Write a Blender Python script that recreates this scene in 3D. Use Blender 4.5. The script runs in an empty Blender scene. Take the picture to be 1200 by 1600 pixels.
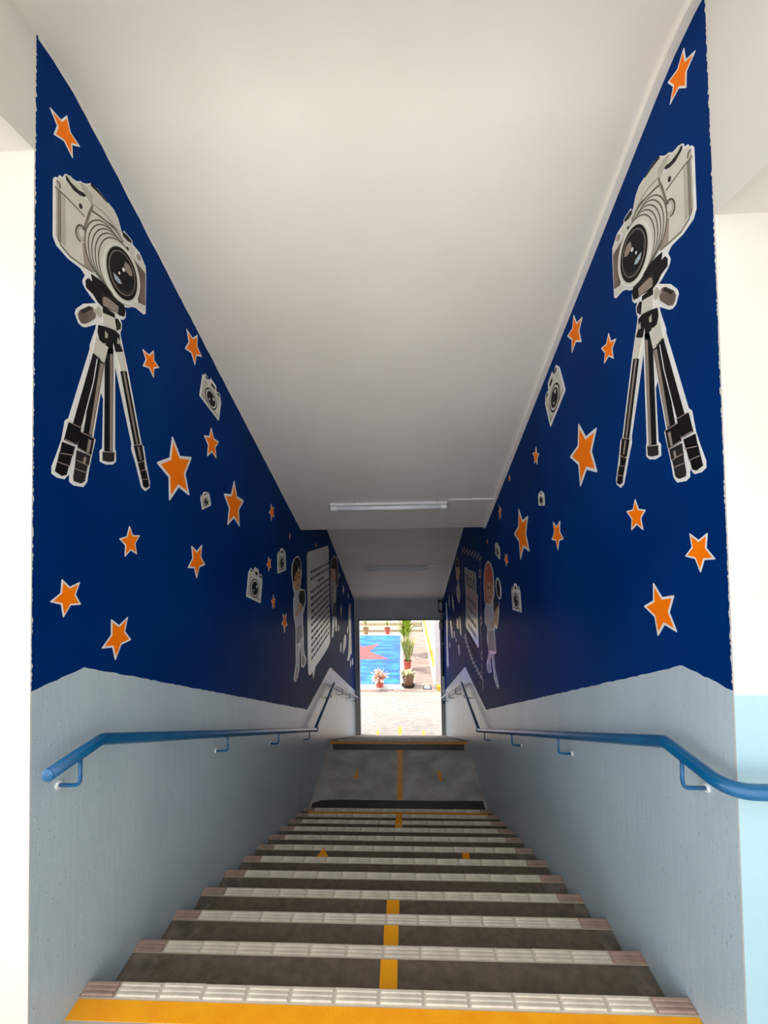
import bpy, bmesh, math, random
from mathutils import Vector, Matrix
random.seed(7)
S = bpy.context.scene
COL = S.collection

# ---------------------------------------------------------------- camera
F, PITCH, YAW, ROLL = 652.0, 0.02882, 0.04065, -0.01666      # focal length in pixels of the 1200 x 1600 frame
CAM = Vector((0.10317, -1.52577, 1.65108))
W = 2.128                                                      # passage width
T, R = 0.30, 0.1437                                            # tread, riser
HW = W / 2
cp, sp, cyw, syw = math.cos(PITCH), math.sin(PITCH), math.cos(YAW), math.sin(YAW)
FWD = Vector((-syw * cp, cyw * cp, sp))
_r = Vector((cyw, syw, 0)); _u = _r.cross(FWD)
RIGHT = _r * math.cos(ROLL) + _u * math.sin(ROLL)
UP = _u * math.cos(ROLL) - _r * math.sin(ROLL)
cd = bpy.data.cameras.new('camera'); cam = bpy.data.objects.new('camera', cd); COL.objects.link(cam)
cd.sensor_fit = 'HORIZONTAL'; cd.sensor_width = 36.0; cd.lens = 36.0 * F / 1200.0
cd.clip_start = 0.02; cd.clip_end = 300
cam.matrix_world = Matrix(((RIGHT.x, UP.x, -FWD.x, CAM.x), (RIGHT.y, UP.y, -FWD.y, CAM.y), (RIGHT.z, UP.z, -FWD.z, CAM.z), (0, 0, 0, 1)))
S.camera = cam

# ---------------------------------------------------------------- sky, sun, exposure
world = bpy.data.worlds.new('sky'); S.world = world; world.use_nodes = True
wn = world.node_tree.nodes; wl = world.node_tree.links
bg = wn['Background']; bg.inputs['Color'].default_value = (0.93, 0.965, 1.0, 1); bg.inputs['Strength'].default_value = 1.4
sd = bpy.data.lights.new('sun', 'SUN'); sd.energy = 2.3; sd.angle = math.radians(1.2); sd.color = (1.0, 0.97, 0.92)
sun = bpy.data.objects.new('sun', sd); COL.objects.link(sun)
sun.rotation_euler = Vector((0.60, -0.10, -1.0)).to_track_quat('-Z', 'Y').to_euler()
S.view_settings.view_transform = 'Standard'; S.view_settings.look = 'None'
S.view_settings.gamma = 1.0; S.view_settings.use_curve_mapping = False
S.view_settings.exposure = 1.0

# ---------------------------------------------------------------- materials
def lin(c):
    c /= 255.0
    return c / 12.92 if c <= 0.04045 else ((c + 0.055) / 1.055) ** 2.4
def rgb(c): return (lin(c[0]), lin(c[1]), lin(c[2]), 1)
MATS = {}
def mat(name, c, rough=0.6, c2=None, scale=6.0, stretch=(1, 1, 1), bump=0.0, bscale=40.0, bstretch=(1, 1, 1), spec=0.5,
        metal=0.0, detail=5.0, lo=0.35, hi=0.65):
    if name in MATS: return MATS[name]
    m = bpy.data.materials.new(name); m.use_nodes = True
    n = m.node_tree.nodes; l = m.node_tree.links; b = n['Principled BSDF']
    b.inputs['Roughness'].default_value = rough; b.inputs['Specular IOR Level'].default_value = spec
    b.inputs['Metallic'].default_value = metal
    if c2 is None: c2 = tuple(max(0, v * 0.955) for v in c)
    tc = n.new('ShaderNodeTexCoord'); mp = n.new('ShaderNodeMapping'); mp.inputs['Scale'].default_value = stretch
    nz = n.new('ShaderNodeTexNoise'); nz.inputs['Scale'].default_value = scale; nz.inputs['Detail'].default_value = detail
    rp = n.new('ShaderNodeValToRGB')
    rp.color_ramp.elements[0].position = lo; rp.color_ramp.elements[1].position = hi
    rp.color_ramp.elements[0].color = rgb(c); rp.color_ramp.elements[1].color = rgb(c2)
    l.new(tc.outputs['Object'], mp.inputs['Vector']); l.new(mp.outputs['Vector'], nz.inputs['Vector'])
    l.new(nz.outputs['Fac'], rp.inputs['Fac']); l.new(rp.outputs['Color'], b.inputs['Base Color'])
    if bump:
        mp2 = n.new('ShaderNodeMapping'); mp2.inputs['Scale'].default_value = bstretch
        n2 = n.new('ShaderNodeTexNoise'); n2.inputs['Scale'].default_value = bscale; n2.inputs['Detail'].default_value = 4
        bp = n.new('ShaderNodeBump'); bp.inputs['Strength'].default_value = bump; bp.inputs['Distance'].default_value = 0.01
        l.new(tc.outputs['Object'], mp2.inputs['Vector']); l.new(mp2.outputs['Vector'], n2.inputs['Vector'])
        l.new(n2.outputs['Fac'], bp.inputs['Height']); l.new(bp.outputs['Normal'], b.inputs['Normal'])
    MATS[name] = m
    return m

M_NAVY = mat('navy_wall_paint', (2, 48, 114), 0.36, (0, 41, 102), 1.6, (1, 1, 1), 0.10, 22, (1, 1, .25), spec=0.10)
M_DADO = mat('grey_blue_gloss_paint', (186, 202, 211), 0.28, (175, 192, 202), 3.0, (1, 1, .5), 0.2, 34, (1, 1, .16), spec=0.55)
def lumps(m, scale, strength):
    n = m.node_tree.nodes; l = m.node_tree.links; b = n['Principled BSDF']; old = b.inputs['Normal'].links[0].from_node
    tc = n.new('ShaderNodeTexCoord'); nz = n.new('ShaderNodeTexNoise'); nz.inputs['Scale'].default_value = scale; nz.inputs['Detail'].default_value = 1
    mr = n.new('ShaderNodeMapRange'); mr.inputs['From Min'].default_value = .66; mr.inputs['From Max'].default_value = .80
    bp = n.new('ShaderNodeBump'); bp.inputs['Strength'].default_value = strength; bp.inputs['Distance'].default_value = .012
    l.new(tc.outputs['Object'], nz.inputs['Vector']); l.new(nz.outputs['Fac'], mr.inputs['Value']); l.new(mr.outputs['Result'], bp.inputs['Height'])
    l.new(old.outputs['Normal'], bp.inputs['Normal']); l.new(bp.outputs['Normal'], b.inputs['Normal'])
lumps(M_DADO, 75, .3)
def matte(m, f):
    n = m.node_tree.nodes; l = m.node_tree.links; b = n['Principled BSDF']; out = n['Material Output']
    d = n.new('ShaderNodeBsdfDiffuse'); mx = n.new('ShaderNodeMixShader'); mx.inputs[0].default_value = f
    l.new(b.inputs['Base Color'].links[0].from_socket, d.inputs['Color'])
    l.new(d.outputs[0], mx.inputs[1]); l.new(b.outputs[0], mx.inputs[2]); l.new(mx.outputs[0], out.inputs['Surface'])
matte(M_NAVY, .28)
M_CREAM = mat('cream_wall_paint', (219, 216, 209), 0.6, (212, 208, 201), 2.0, bump=0.06, bscale=15)
M_CEIL = mat('white_ceiling_paint', (238, 234, 228), 0.65, (230, 226, 219), 1.3, bump=0.07, bscale=7)
M_PALE = mat('pale_blue_gloss_paint', (170, 202, 212), 0.4, (163, 195, 206), 2.0, bump=0.08, bscale=25)
M_GREYP = mat('grey_lintel_paint', (184, 184, 186), 0.5, (174, 174, 176), 3)
M_TREAD = mat('dark_step_concrete', (112, 98, 82), 0.75, (88, 77, 64), 26.0, (1, 1, 1), 0.3, 60, detail=10, lo=.3, hi=.7)
M_LAND = mat('grey_landing_concrete', (206, 202, 196), 0.6, (166, 162, 156), 3.5, (1, 1, 1), 0.15, 60, detail=9)
M_UPFL = mat('pale_bounce_corridor_concrete', (196, 190, 180), 0.6, (172, 166, 156), 3.0, detail=9)  # floor colour lightened to bounce more light up to the ceiling
M_BOUNCE = mat('pale_bounce_concrete', (216, 211, 202), 0.85, (202, 197, 188), 1.5)
M_DARKL = mat('dark_band_concrete', (62, 54, 48), 0.6, (48, 42, 38), 5.0, bump=0.1)  # darker tone for the strips at both ends of the landing
M_STAIN = mat('pale_cement_stain', (128, 116, 104), 0.85, (90, 80, 70), 14, detail=9, bump=0.3, bscale=60)
M_TILE = mat('beige_nosing_tile', (224, 213, 194), 0.5, (200, 189, 172), 12, bump=0.12, bscale=160, detail=8)
M_TILEB = mat('brown_nosing_tile', (182, 152, 138), 0.5, (156, 130, 118), 12, bump=0.12, bscale=160, detail=8)
M_GROUT = mat('grey_tile_grout', (190, 180, 164), 0.9)
M_YEL = mat('yellow_floor_paint', (255, 172, 4), 0.5, (250, 160, 4), 9, bump=0.08, bscale=90)
M_RAIL = mat('blue_gloss_rail_paint', (2, 94, 146), 0.25, (2, 84, 134), 9, spec=0.6, bump=0.03, bscale=60)
M_WPLAST = mat('white_plastic', (232, 232, 234), 0.35)
M_TUBE = mat('frosted_tube_plastic', (244, 244, 250), 0.25)
M_WHITE = mat('white_vinyl', (238, 238, 236), 0.26)
M_ORANGE = mat('orange_vinyl', (255, 128, 0), 0.5, (252, 120, 0), 3)
M_BLACK = mat('black_vinyl', (18, 15, 15), 0.4)
M_CHAR = mat('charcoal_vinyl', (42, 39, 38), 0.4)
M_GLINT = mat('grey_brown_vinyl', (150, 134, 124), 0.45)
M_BEIGE = mat('light_beige_vinyl', (216, 212, 200), 0.45)
M_BEIGE2 = mat('mid_beige_vinyl', (186, 180, 166), 0.45)
M_BEIGE3 = mat('dark_beige_vinyl', (160, 148, 132), 0.45)
M_LINE = mat('taupe_line_vinyl', (112, 104, 92), 0.45)
M_BROWN = mat('brown_grip_vinyl', (116, 96, 86), 0.45, (84, 68, 62), 9)
M_SKIN = mat('tan_skin_vinyl', (214, 160, 108), 0.45)
M_RED = mat('red_hair_vinyl', (206, 84, 44), 0.45)
M_SHIRT = mat('pale_lilac_vinyl', (206, 202, 214), 0.45)
M_SHORTS = mat('grey_cloth_vinyl', (150, 144, 144), 0.45)
M_SHOE = mat('pale_blue_shoe_vinyl', (166, 182, 196), 0.45)
M_GREENV = mat('pale_green_vinyl', (178, 190, 166), 0.45)
M_MAUVE = mat('mauve_vinyl', (150, 122, 136), 0.45)
M_PANEL = mat('warm_white_panel_vinyl', (226, 220, 212), 0.26)
M_ROSE = mat('dusty_rose_vinyl', (190, 150, 142), 0.45)
M_INK = mat('dark_ink', (84, 80, 90), 0.6)
M_GROUND = mat('pale_court_concrete', (160, 153, 147), 0.85, (143, 136, 129), 6, (1, 1.6, 1), 0.2, 14, detail=9)
M_PAVER = mat('pinkish_pavers', (168, 147, 136), 0.85, (138, 118, 108), 3.0, (0.7, 3.5, 1), detail=6)
M_WKERB = mat('white_kerb_paint', (206, 204, 200), 0.7)
M_BLUEC = mat('bright_blue_court_paint', (0, 84, 176), 0.6, (44, 140, 196), 1.6, (1, 2.2, 1), detail=8, lo=.42, hi=.72)
M_REDC = mat('coral_red_court_paint', (206, 66, 70), 0.6, (196, 78, 72), 4)
M_EDGE = mat('navy_border_line_paint', (46, 92, 130), 0.6)
M_YKERB = mat('yellow_kerb_paint', (212, 178, 30), 0.6, (204, 168, 50), 5)
M_BEIGEST = mat('beige_step_plaster', (188, 170, 140), 0.8, (170, 152, 124), 3)
M_WPIL = mat('pale_pillar_paint', (196, 186, 186), 0.7)
M_TERRA = mat('terracotta', (200, 98, 76), 0.7, (176, 80, 62), 9)
M_BPOT = mat('glazed_brown_pot', (120, 84, 56), 0.25, (92, 64, 44), 5, spec=0.7)
M_TPOT = mat('ochre_pot', (182, 146, 92), 0.7, (150, 116, 74), 8)
M_SOIL = mat('dark_soil', (60, 46, 36), 0.95)
M_LEAFY = mat('yellow_green_leaf', (176, 192, 30), 0.5, (110, 146, 22), 7)
M_LEAFG = mat('green_leaf', (110, 130, 60), 0.5, (176, 178, 100), 9)
M_LEAFP = mat('pink_cream_leaf', (238, 214, 196), 0.6, (208, 150, 130), 18)
M_LEAFW = mat('cream_leaf', (222, 214, 160), 0.6, (150, 140, 80), 18)
M_STEM = mat('woody_stem', (104, 84, 58), 0.8)
M_JAMB = mat('grey_jamb_paint', (124, 122, 120), 0.45)
M_DARKM = mat('dark_metal', (44, 46, 54), 0.4)
M_NAVYM = mat('navy_metal', (30, 44, 84), 0.35)

for m_ in (M_ORANGE, M_BLACK, M_CHAR, M_INK): matte(m_, .35)

# ---------------------------------------------------------------- helpers
def link(name, me, m=None, parent=None, loc=None):
    o = bpy.data.objects.new(name, me); COL.objects.link(o)
    if m is not None and me is not None: me.materials.append(m)
    if parent is not None: o.parent = parent
    if loc is not None: o.location = loc
    return o
def mesh_from(bm, name):
    bmesh.ops.recalc_face_normals(bm, faces=bm.faces)
    me = bpy.data.meshes.new(name); bm.to_mesh(me); bm.free(); return me
def obj(name, bm, m, parent=None, loc=None, smooth=False):
    me = mesh_from(bm, name)
    if smooth:
        for p in me.polygons: p.use_smooth = True
    return link(name, me, m, parent, loc)
def tag(o, label=None, cat=None, group=None, kind=None):
    if label: o['label'] = label
    if cat: o['category'] = cat
    if group: o['group'] = group
    if kind: o['kind'] = kind
    return o
def struct(o): o['kind'] = 'structure'; return o
def empty(name, loc, label=None, cat=None, group=None, kind=None):
    o = bpy.data.objects.new(name, None); COL.objects.link(o); o.location = loc; o.empty_display_size = 0.1
    return tag(o, label, cat, group, kind)
def box(bm, x0, x1, y0, y1, z0, z1, bev=0.0):
    vs = [bm.verts.new((x, y, z)) for x in (x0, x1) for y in (y0, y1) for z in (z0, z1)]
    fs = [bm.faces.new([vs[i] for i in q]) for q in ((0, 1, 3, 2), (4, 6, 7, 5), (0, 4, 5, 1), (2, 3, 7, 6), (0, 2, 6, 4), (1, 5, 7, 3))]
    if bev:
        es = list({e for f in fs for e in f.edges})
        bmesh.ops.bevel(bm, geom=es, offset=bev, segments=2, affect='EDGES', profile=0.5)
    return bm
def B(*a, bev=0.0): return box(bmesh.new(), *a, bev=bev)
def prism(bm, pts, axis, a, b, open_back=False):
    """extrude a 2-D outline along an axis between a and b; pts are (y,z) for x, (x,z) for y, (x,y) for z"""
    def P(p, v): return {'x': (v, p[0], p[1]), 'y': (p[0], v, p[1]), 'z': (p[0], p[1], v)}[axis]
    A = [bm.verts.new(P(p, a)) for p in pts]; Bv = [bm.verts.new(P(p, b)) for p in pts]
    n = len(pts); caps = [bm.faces.new(Bv)] if open_back else [bm.faces.new(A), bm.faces.new(Bv)]
    for i in range(n): bm.faces.new((A[i], A[(i + 1) % n], Bv[(i + 1) % n], Bv[i]))
    if n > 3:
        for f in caps: f.normal_update()
        bmesh.ops.triangulate(bm, faces=caps, quad_method='BEAUTY', ngon_method='EAR_CLIP')
    return bm
def tube(bm, pts, r, seg=12, caps=True):
    pts = [Vector(p) for p in pts]; rings = []
    n = len(pts); side = None
    for i, p in enumerate(pts):
        d = (pts[min(i + 1, n - 1)] - pts[max(i - 1, 0)])
        if 0 < i < n - 1: d = (pts[i + 1] - p).normalized() + (p - pts[i - 1]).normalized()
        d.normalize()
        if side is None:
            side = d.cross(Vector((0, 0, 1)))
            if side.length < 1e-3: side = d.cross(Vector((1, 0, 0)))
        side = (side - d * side.dot(d)).normalized(); up = side.cross(d)
        k = 1.0
        if 0 < i < n - 1: k = 1.0 / max(0.5, math.cos(0.5 * (pts[i + 1] - p).angle(p - pts[i - 1])))
        rr = r[i] if isinstance(r, (list, tuple)) else r
        rings.append([bm.verts.new(p + (side * math.cos(a) + up * math.sin(a)) * rr * (k if k < 1.05 else 1 + (k - 1) * .5))
                      for a in [2 * math.pi * j / seg for j in range(seg)]])
    for a, b in zip(rings, rings[1:]):
        for j in range(seg): bm.faces.new((a[j], a[(j + 1) % seg], b[(j + 1) % seg], b[j]))
    if caps: bm.faces.new(rings[0]); bm.faces.new(rings[-1])
    return bm
def lathe(bm, prof, seg=24, cx=0, cy=0):
    rings = [[bm.verts.new((cx + r * math.cos(2 * math.pi * j / seg), cy + r * math.sin(2 * math.pi * j / seg), z)) for j in range(seg)] for r, z in prof]
    for a, b in zip(rings, rings[1:]):
        for j in range(seg): bm.faces.new((a[j], a[(j + 1) % seg], b[(j + 1) % seg], b[j]))
    bm.faces.new(rings[0]); bm.faces.new(rings[-1])
    return bm

def ray(x, y): return FWD * F + RIGHT * (x - 600) - UP * (y - 800)
def on_wall(x, y, s):
    """where the line of sight through a photo pixel meets the left (-1) or right (+1) wall: (y, z)"""
    d = ray(x, y); t = (s * HW - CAM.x) / d.x; p = CAM + d * t
    return (p.y, p.z)

# ================================================================ SETTING
ZL = -12 * R            # mid landing
ZG = -24 * R            # court level
Y0 = -0.253             # plane of the wall ends facing the camera
Y1 = 5.10               # second flight begins
YE = 8.52               # lower end wall
def zsoff(y):           # soffit height
    if y < -0.30: return 3.28
    if y < 0.0: return 3.28 - 0.4884 * (y + 0.30) ** 2 / 0.6      # eased fold
    if y < 3.30: return 3.28 - 0.4884 * (y + 0.15)
    if y < 4.94: return 1.595
    return 1.595 - 0.487 * (y - 4.94)
def zdado(y):
    if y < -0.03: return 1.146
    if y < 3.50: return 1.146 - 0.4825 * (y + 0.03)
    if y < 5.13: return -0.557 - 0.03 * (y - 3.5)
    return -0.606 - 0.506 * (y - 5.13)

# ceiling: flat, sloping soffit, flat, sloping soffit
prof = [(-1.95, 3.28)] + [(-.30 + .03 * i, zsoff(-.30 + .03 * i)) for i in range(11)] + [(3.285, zsoff(3.285)), (3.31, 1.597), (4.94, 1.60), (YE + .02, zsoff(YE + .02)), (YE + .02, 3.8), (-1.95, 3.8)]
bm = bmesh.new(); ra = [[bm.verts.new((x, y, z)) for y, z in prof] for x in (-HW - .001, HW + .001)]
for i in range(len(prof)):
    j = (i + 1) % len(prof); bm.faces.new((ra[0][i], ra[0][j], ra[1][j], ra[1][i])).smooth = prof[i][0] < .2 and prof[i][1] < 3.5 and prof[j][1] < 3.5
clg = struct(obj('ceiling', bm, M_CEIL))
# side bays of the upper corridor: lower ceilings with a beam face toward the passage
struct(obj('trim_1', B(-4.6, -HW, -1.95, Y0 + .002, 2.883, 3.8), M_CREAM))
struct(obj('trim_2', B(HW, 4.6, -1.95, Y0 + .002, 2.567, 3.8), M_CREAM))

def wall(name, s):
    bm = bmesh.new(); x = s * HW; xo = s * (HW + .25)
    ys = [Y0]
    while ys[-1] < YE + .24: ys.append(ys[-1] + 0.03)
    for k in (-0.15, -0.03, 3.3, 3.5, 4.94, 5.13):
        j = min(range(len(ys)), key=lambda q: abs(ys[q] - k)); ys[j] = k
    ys[-1] = YE + .25
    lo, mid, hi = [], [], []
    for y in ys:
        lo.append(bm.verts.new((x, y, -3.6))); mid.append(bm.verts.new((x, y, zdado(y) + random.uniform(-.0025, .0025)))); hi.append(bm.verts.new((x, y, 3.8)))
    for i in range(len(ys) - 1):
        f = bm.faces.new((lo[i], lo[i + 1], mid[i + 1], mid[i])); f.material_index = 1
        f = bm.faces.new((mid[i], mid[i + 1], hi[i + 1], hi[i])); f.material_index = 0
    o0 = [bm.verts.new((xo, y, z)) for y in (Y0, YE + .25) for z in (-2.7, 3.8)]
    bm.faces.new((o0[0], o0[1], o0[3], o0[2])).material_index = 2
    bm.faces.new((lo[-1], mid[-1], hi[-1], o0[3], o0[2])).material_index = 2
    o = obj(name, bm, M_NAVY); o.data.materials.append(M_DADO); o.data.materials.append(M_CREAM)
    return struct(o)
wl_ = wall('wall_left', -1); wr_ = wall('wall_right', 1)
# ragged white paint margin along each near edge of the blue paint, and along the ceiling line
def margin(parent, s, name='paint_margin'):
    bm = bmesh.new(); x0 = s * HW; x1 = s * (HW - .0006); z = 3.279; a = []; b = []
    while z > -0.1:
        wv = 0.003 + random.choice((0, 0, 0, 0, .002, .004)) + random.uniform(-.0012, .0012)
        if z < 1.15: wv = .003 + random.uniform(0, .002)
        a.append(bm.verts.new((x1, Y0 - .0005, z))); b.append(bm.verts.new((x1, Y0 + wv, z))); z -= .007
    for i in range(len(a) - 1): bm.faces.new((a[i], a[i + 1], b[i + 1], b[i]))
    obj(name, bm, M_CREAM, parent)
    bm = bmesh.new(); y = Y0 + .01; a = []; b = []
    while y < 3.28:
        wv = 0.004 + random.uniform(0, .006)
        a.append(bm.verts.new((x1, y, zsoff(y) + .002))); b.append(bm.verts.new((x1, y, zsoff(y) - wv))); y += .03
    for i in range(len(a) - 1): bm.faces.new((a[i], a[i + 1], b[i + 1], b[i]))
    obj(name, bm, M_CREAM, parent)
margin(wl_, -1); margin(wr_, 1)

# wall ends that face the camera
struct(obj('wall_front_left', B(-4.6, -HW - .0004, Y0, Y0 + .25, -.3, 2.9), M_CREAM))
bm = bmesh.new(); box(bm, HW + .0004, 4.6, Y0, Y0 + .25, 1.135, 2.6)
wfr = struct(obj('wall_front_right', bm, M_CREAM))
obj('dado', B(HW + .0004, 4.6, Y0, Y0 + .25, -.3, 1.135), M_PALE, wfr)

# unseen wall added on the right to hold back sky light from that side
struct(obj('wall_blocker_right', B(3.3, 3.5, -7, Y0 - .001, 0, 3.8), M_CREAM))

# lower end wall with the doorway
bm = bmesh.new()
box(bm, -HW, HW, YE, YE + .24, -0.636, 3.8)
box(bm, -HW, -0.955, YE, YE + .24, ZG - .1, -0.636); box(bm, 0.985, HW, YE, YE + .24, ZG - .1, -0.636)
struct(obj('wall_end', bm, M_GREYP))
bm = bmesh.new()
box(bm, -0.972, -0.95, YE - .025, YE + .1, ZG, -0.62); box(bm, 0.98, 1.0, YE - .025, YE + .1, ZG, -0.62); box(bm, -0.972, 1.0, YE - .025, YE + .1, -.655, -.62)
struct(obj('trim_3', bm, M_JAMB))

# ================================================================ FLOOR, STAIRS
NOSE = 0.054
def tile_mesh(w, name):
    bm = bmesh.new(); d = NOSE - .003
    box(bm, -w / 2, w / 2, -d, 0, -.012, .004)
    n = 3
    for k in range(n):
        yc = -d + d * (k + .62) / (n + .25)
        pts = [(yc - .0065, .004), (yc - .0035, .0085), (yc + .0035, .0085), (yc + .0065, .004)]
        prism(bm, pts, 'x', -w / 2 + .007, w / 2 - .007)
    return mesh_from(bm, name)
PITCHT = 0.1553
TB = tile_mesh(PITCHT - .0026, 'nosing_tile'); TB.materials.append(M_TILE)
NL = 0.128; NR = W - NL - 12 * PITCHT
TL_ = tile_mesh(NL - .0026, 'nosing_tile'); TL_.materials.append(M_TILEB)
TR_ = tile_mesh(NR - .0026, 'nosing_tile'); TR_.materials.append(M_TILEB)
def tile_row(parent, y, z, shift=0.0):
    for k in range(14):
        if k == 0: me, x = TL_, -HW + NL / 2
        elif k == 13: me, x = TR_, HW - NR / 2
        else: me, x = TB, -HW + NL + PITCHT * (k - .5)
        o = link('nosing_tile', me, None, parent, (x, y - random.uniform(0, .0012), z + random.uniform(-.0004, .0006)))
        o.rotation_euler = (0, 0, random.uniform(-.003, .003))
def strip(name, pts, z, m, parent, h=.0015):
    return obj(name, prism(bmesh.new(), pts, 'z', z - .002, z + h), m, parent)
def rect(x0, x1, y0, y1): return [(x0, y0), (x1, y0), (x1, y1), (x0, y1)]

# upper floor
fl = struct(obj('floor', B(-4.6, 4.6, -2.2, Y0, -.4, 0), M_UPFL))
struct(obj('floor_bounce_slab', B(-14, 14, -22, -2.2, -.4, -.02), M_BOUNCE))  # unseen pale slab, added to bounce sunlight onto ceiling and wall ends
obj('floor_edge', B(-HW, HW, Y0, -NOSE, -.4, 0), M_UPFL, fl)
obj('nosing_bed', B(-HW, HW, -NOSE, -.0008, -.4, .0034), M_GROUT, fl)
tile_row(fl, -.0005, 0)
strip('yellow_stripe', rect(-HW + .006, HW - .006, -.119, -.0565), 0, M_YEL, fl)

def stair(name, y0, ztop, n, label, tiles=True):
    st = empty(name, (0, y0, ztop), label, 'stairs')
    steps = []
    for k in range(1, n + 1):
        z = -k * R
        bm = bmesh.new(); y = (k - 1) * T
        a = (y, y + T - NOSE) if tiles else (y, y + T)
        jag = []
        box(bm, -HW + .001, HW - .001, y, y + T - NOSE, z - .45, z)
        s = obj('step', bm, M_TREAD, st)
        obj('nosing_bed', B(-HW, HW, y + T - NOSE, y + T - .0008, z - .45, z + .0034), M_GROUT, s)
        if tiles: tile_row(s, y + T - .0005, z)
        else:
            bm = bmesh.new(); box(bm, -HW, HW, y + T - NOSE, y + T - .0008, z, z + .004)
            obj('nosing_strip', bm, M_TILEB, s)
        # pale cement smears at the two ends of the tread
        for sx in (-1, 1):
            w1 = random.uniform(.05, .13); pts = [(sx * (HW - .004), y + .012), (sx * (HW - w1 * .5), y + .05), (sx * (HW - w1 * 1.1), y + .13),
                                                  (sx * (HW - w1 * 1.5), y + .20), (sx * (HW - w1), y + T - NOSE - .003), (sx * (HW - .004), y + T - NOSE - .003)]
            strip('cement_smear', pts, z, M_STAIN, s, .0008)
        steps.append(s)
    return st, steps
st1, steps1 = stair('staircase', 0, 0, 11, 'upper concrete flight with ridged beige nosing tiles and yellow stripes between the gloss walls')
for k in (1, 2, 3): strip('yellow_stripe', rect(-.013, .056, (k - 1) * T + .002, k * T - NOSE - .002), -k * R, M_YEL, steps1[k - 1])
for k in (9, 10): strip('yellow_stripe', rect(-.008, .060, (k - 1) * T + .002, k * T - NOSE - .002), -k * R, M_YEL, steps1[k - 1])
for k in (9, 10): strip('yellow_stripe', rect(-.008, .060, k * T - NOSE, k * T - .003), -k * R + .0085, M_YEL, steps1[k - 1])
k = 11
strip('yellow_stripe', rect(-HW + .06, HW - .06, k * T - NOSE - .075, k * T - NOSE - .002), -k * R, M_YEL, steps1[k - 1])
zz = -6 * R
def gp(x, y, z):
    d = ray(x, y); t = (z - CAM.z) / d.z; p = CAM + d * t; return (p.x, p.y)
strip('arrow_tip', [gp(495, 1341, zz), gp(513, 1341, zz), gp(505.5, 1326.5, zz)], zz + .0085, M_YEL, steps1[5])
strip('arrow_tail', [gp(723.5, 1344, zz), gp(734.5, 1344, zz), gp(732, 1330, zz), gp(722, 1330, zz)], zz, M_YEL, steps1[5])

# mid landing
ld = empty('landing', (0, 0, 0), kind='structure')
obj('landing_slab', B(-HW, HW, 11 * T, Y1 - NOSE, ZL - .4, ZL), M_LAND, ld)
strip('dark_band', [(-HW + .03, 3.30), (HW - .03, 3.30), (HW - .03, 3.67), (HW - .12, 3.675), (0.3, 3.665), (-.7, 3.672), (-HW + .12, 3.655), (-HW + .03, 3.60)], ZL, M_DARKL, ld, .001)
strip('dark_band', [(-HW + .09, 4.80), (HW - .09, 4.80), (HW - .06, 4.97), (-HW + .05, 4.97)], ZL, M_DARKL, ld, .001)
strip('yellow_stripe', rect(-.008, .062, 3.675, 4.795), ZL, M_YEL, ld)
strip('yellow_stripe', rect(-HW + .01, HW - .01, 4.975, Y1 - NOSE - .002), ZL, M_YEL, ld)
def floor_arrow(x, y, z, s, parent, flip=1, name='arrow_mark'):
    p = [(-.25, -1), (.25, -1), (.25, 0), (.6, 0), (0, 1), (-.6, 0), (-.25, 0)]
    return strip(name, [(x + a * s * .5, y + flip * b * s) for a, b in p], z, M_YEL, parent)
floor_arrow(-.56, 4.17, ZL, .13, ld, -1); floor_arrow(.557, 4.18, ZL, .14, ld, 1)
obj('nosing_bed', B(-HW, HW, Y1 - NOSE, Y1 - .0008, ZL - .4, ZL + .0034), M_GROUT, ld)
tile_row(ld, Y1 - .0005, ZL)
# skirting dirt line where the walls meet the landing
st2, steps2 = stair('staircase', Y1, ZL, 11, 'lower concrete flight dropping out of sight toward the bright doorway', tiles=False)
for i_, s_ in enumerate(steps1): pass
for s_ in steps1: s_.location = (0, 0, 0)

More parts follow.
